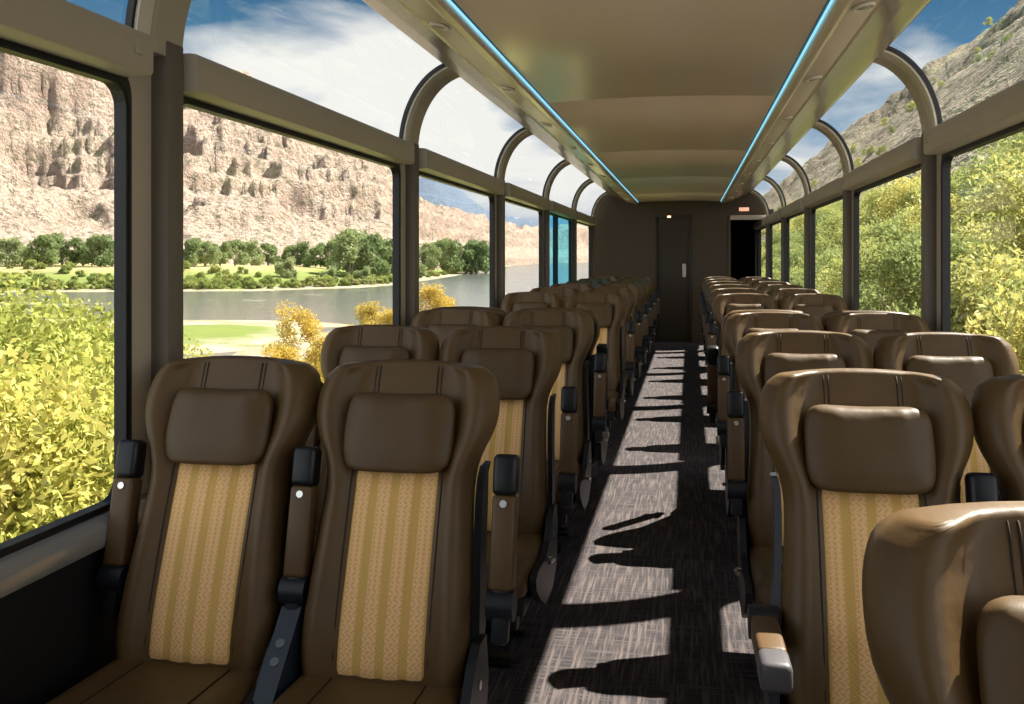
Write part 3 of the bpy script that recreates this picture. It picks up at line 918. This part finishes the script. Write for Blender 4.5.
for (cx_, zc, top) in ((-60, 7.2, 312), (-20, 8.6, 296), (18, 7.6, 330), (48, 9.5, 318), (78, 8.4, 352), (100, 11.0, 350), (30, 6.0, 375), (60, 6.6, 400), (96, 7.2, 418), (0, 5.4, 420), (85, 5.6, 455), (130, 9.0, 380), (150, 12, 345), (112, 6.4, 450), (-40, 5.2, 380), (160, 7.5, 430), (210, 12, 400), (240, 9, 430)):
    x, y = px(cx_, zc); ztop = CZ-(top-257)/F*zc
    zb = -2.9-4.4*sst(5, 26, -x)
    s = (ztop-zb)/4.4
    plant(near[rnd.randrange(2)], x, y, zb-.05, s, rnd.uniform(0, 6), 'yellow-green feathery shrub crowding the near river window', 'shrubs beside the track on the river side')
gold = [make_plant('golden_tree', 31+i, 'leafyellow', 15000, .06, 1.7, 5.6, 40, th=.07) for i in range(2)]
for (cx_, zc, top, lab) in ((300, 24, 291, 'golden willow tree rising in the middle of the second river window'), (283, 21, 330, 'low golden willow beside the taller one in the second river window'), (322, 22, 325, 'golden willow right of the tallest in the second river window'), (372, 30, 294, 'small golden tree near the far edge of the second river window'), (350, 27, 318, 'low golden bush between two trees in the second river window'), (392, 26, 300, 'golden tree half hidden by the second pillar'), (432, 30, 276, 'golden orange tree at the near edge of the third river window'), (446, 34, 290, 'small golden tree in the third river window')):
    x, y = px(cx_, zc); ztop = CZ-(top-257)/F*zc
    zb = -2.9-4.4*sst(5, 26, -x); s = (ztop-zb)/6.2
    plant(gold[rnd.randrange(2)], x, y, zb-.05, s*.95, rnd.uniform(0, 6), lab, 'golden trees on the river bank', sz=s)
# far trees on the terrace
cot = [make_plant('cottonwood_tree', 41+i, 'leafdark', 2600, .55, 5.5, 9.5, 16, th=.3) for i in range(3)]
far = [(-60, 300, 22), (-25, 290, 26), (8, 285, 25), (22, 300, 22), (40, 280, 31), (52, 290, 30), (62, 300, 24), (83, 300, 27), (100, 290, 28), (112, 290, 30), (150, 300, 26), (192, 285, 24), (205, 290, 25), (220, 300, 22), (235, 310, 22), (252, 320, 24), (268, 330, 20), (292, 330, 16), (306, 330, 22), (328, 330, 24), (350, 300, 36), (362, 305, 38), (372, 320, 28), (388, 330, 26), (405, 350, 24), (432, 430, 22), (445, 450, 24), (456, 440, 25), (466, 460, 26), (477, 450, 22), (486, 480, 20)]
for i, (cx_, zc, hpx) in enumerate(far):
    x, y = px(cx_, zc); zb = bank_z(x, y); ztop = CZ+hpx/F*zc
    s = (ztop-zb)/12.5
    plant(cot[i % 3], x, y, zb-.2, s, rnd.uniform(0, 6), 'dark green cottonwood tree on the far river terrace', 'cottonwoods across the river')
reed = [make_plant('reed_shrub', 51+i, 'reed', 1500, .32, 2.6, 2.6, 12, th=.06) for i in range(2)]
for i in range(260):
    cx_ = rnd.uniform(-60, 500); 
    # find depth just behind the shoreline along this column
    zc = 150.
    while zc < 900 and shore_d(*px(cx_, zc)) < 3: zc += 2
    zc += rnd.choice((1, 3, 4, 6, 9, 13, 20, 36))*rnd.uniform(.6, 1.2)
    x, y = px(cx_, zc)
    plant(reed[i % 2], x, y, bank_z(x, y)-.3, rnd.uniform(.35, .85), rnd.uniform(0, 6), 'rounded green bush in the belt along the far waterline', 'bushes along the far shore')
for (cx_, zc, s, lab) in ((287, 262, 1.9, 'dark round bush standing before the far tree line in the second river window'), (330, 262, 1.6, 'green mound of bush right of the darker round one'), (364, 275, 1.7, 'dark low bush below the tallest cottonwood')):
    x, y = px(cx_, zc); plant(cot[0], x, y, bank_z(x, y)-.6, s*.32, 1., lab, None)
# right hillside shrubs
rs = [make_plant('hillside_shrub', 61+i, 'leafright', 9000, .052, 1.5, 3.0, 22) for i in range(4)]
cnt = 0; tries = 0
pl = []
while cnt < 230 and tries < 5000:
    tries += 1
    a = R_(rnd.uniform(3.2, 30)); r = 9*(95/9)**rnd.random()
    x = CX+r*math.sin(a); y = r*math.cos(a)
    if x < 4.6 or x > 17+rnd.uniform(-3, 3): continue
    zt = hill_z(x, y)+2.6; cc, zzc = 0, -x*ST*0+y*CT-(x-CX)*ST
    cc = 512+F*((x-CX)*CT+y*ST)/zzc
    if F*(zt-CZ)/zzc > 56+max(0, cc-870)*.22 or zzc < 3: continue
    if any((x-u)**2+(y-v)**2 < (1.1)**2 for u, v in pl): continue
    pl.append((x, y)); cnt += 1
    plant(rs[rnd.randrange(4)], x, y, hill_z(x, y)-.25, rnd.uniform(.65, 1.25), rnd.uniform(0, 6), 'green and yellow shrub on the slope outside the hillside windows', 'shrubs on the hillside')
sc_ = 0
for i in range(60):
    a = R_(rnd.uniform(4, 24)); r = rnd.uniform(150, 330)
    x = CX+r*math.sin(a); y = r*math.cos(a)
    plant(rs[rnd.randrange(4)], x, y, hill_z(x, y)-.2, rnd.uniform(.4, .8), rnd.uniform(0, 6), 'scattered small shrub higher on the rocky slope', 'scattered shrubs high on the slope')

# ================================================================== light
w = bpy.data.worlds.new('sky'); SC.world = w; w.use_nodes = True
nt = w.node_tree; nt.nodes.clear()
class WT(NT):
    def __init__(s): s.t = nt; s.n = nt.nodes; s.l = nt.links
t = WT()
g = t.add('ShaderNodeTexCoord').outputs['Generated']
sx = t.add('ShaderNodeSeparateXYZ', {'Vector': g})
zup = t.math('MAXIMUM', sx.outputs['Z'], 0.0)
den = t.math('ADD', zup, .22)
cxn = t.math('DIVIDE', sx.outputs['X'], den); cyn = t.math('DIVIDE', sx.outputs['Y'], den)
cv = t.add('ShaderNodeCombineXYZ', {'X': cxn, 'Y': cyn, 'Z': .35}).outputs[0]
n1 = t.add('ShaderNodeTexNoise', {'Vector': cv, 'Scale': 1.15, 'Detail': 8, 'Roughness': .52, 'Distortion': .35}).outputs['Fac']
n2 = t.add('ShaderNodeTexNoise', {'Vector': cv, 'Scale': .7, 'Detail': 2, 'Roughness': .5}).outputs['Fac']
dens = t.math('ADD', t.math('MULTIPLY', n1, .75), t.math('MULTIPLY', n2, .35))
# more cloud low down
dens = t.math('ADD', dens, t.math('MULTIPLY', t.math('SUBTRACT', .178, zup), 1.5))
cl = t.ramp(dens, [(.50, (0, 0, 0, 1)), (.62, (1, 1, 1, 1))])
blue = t.ramp(zup, [(0, (.36, .52, .66, 1)), (.12, (.16, .34, .54, 1)), (.28, (.035, .15, .30, 1)), (1, (.02, .10, .24, 1))])
cshade = t.ramp(n1, [(.36, (.55, .62, .72, 1)), (.52, (1.0, .98, .95, 1))])
skyc = t.mix(cl, blue, cshade)
ground = t.ramp(t.math('ADD', sx.outputs['Z'], .5), [(.47, (.16, .15, .10, 1)), (.5, (1, 1, 1, 1))])
skyc = t.mix(t.ramp(t.math('MULTIPLY_ADD', sx.outputs['Z'], 20, .5), [(0, (0, 0, 0, 1)), (1, (1, 1, 1, 1))]), (.22, .2, .14, 1), skyc)
behind_fill = t.ramp(t.math('MULTIPLY_ADD', sx.outputs['Y'], -1, .5), [(.45, (0, 0, 0, 1)), (.85, (1, 1, 1, 1))])
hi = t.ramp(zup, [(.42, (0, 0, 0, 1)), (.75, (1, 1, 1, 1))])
skyc = t.mix(behind_fill, skyc, t.mix(.5, skyc, (1, .97, .93, 1)))
stg = t.math('MULTIPLY_ADD', behind_fill, .75, .44)  # extra brightness added to the unseen sky behind, filling the seat fronts
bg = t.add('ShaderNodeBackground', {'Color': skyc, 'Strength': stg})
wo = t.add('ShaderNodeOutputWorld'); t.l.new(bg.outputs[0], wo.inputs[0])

ld = bpy.data.lights.new('sun', 'SUN'); ld.energy = 9.0; ld.angle = math.radians(.53); ld.color = (1, .95, .87)
lo = bpy.data.objects.new('sun', ld); COL.objects.link(lo)
sd = Vector((1, .99, 1.645)).normalized()
lo.rotation_euler = sd.to_track_quat('Z', 'Y').to_euler(); lo.location = (30, 12, 50)

# ================================================================== camera
cd = bpy.data.cameras.new('camera'); cam = bpy.data.objects.new('camera', cd); COL.objects.link(cam)
cam.location = (CX, 0, CZ); cam.rotation_euler = (PI/2, 0, TH)
cd.sensor_width = 36; cd.lens = F/1024*36; cd.shift_y = -95/1024; cd.clip_start = .05; cd.clip_end = 10000
SC.camera = cam
SC.view_settings.view_transform = 'Standard'; SC.view_settings.look = 'None'
SC.view_settings.exposure = 1.3; SC.view_settings.gamma = 1.0; SC.view_settings.use_curve_mapping = False
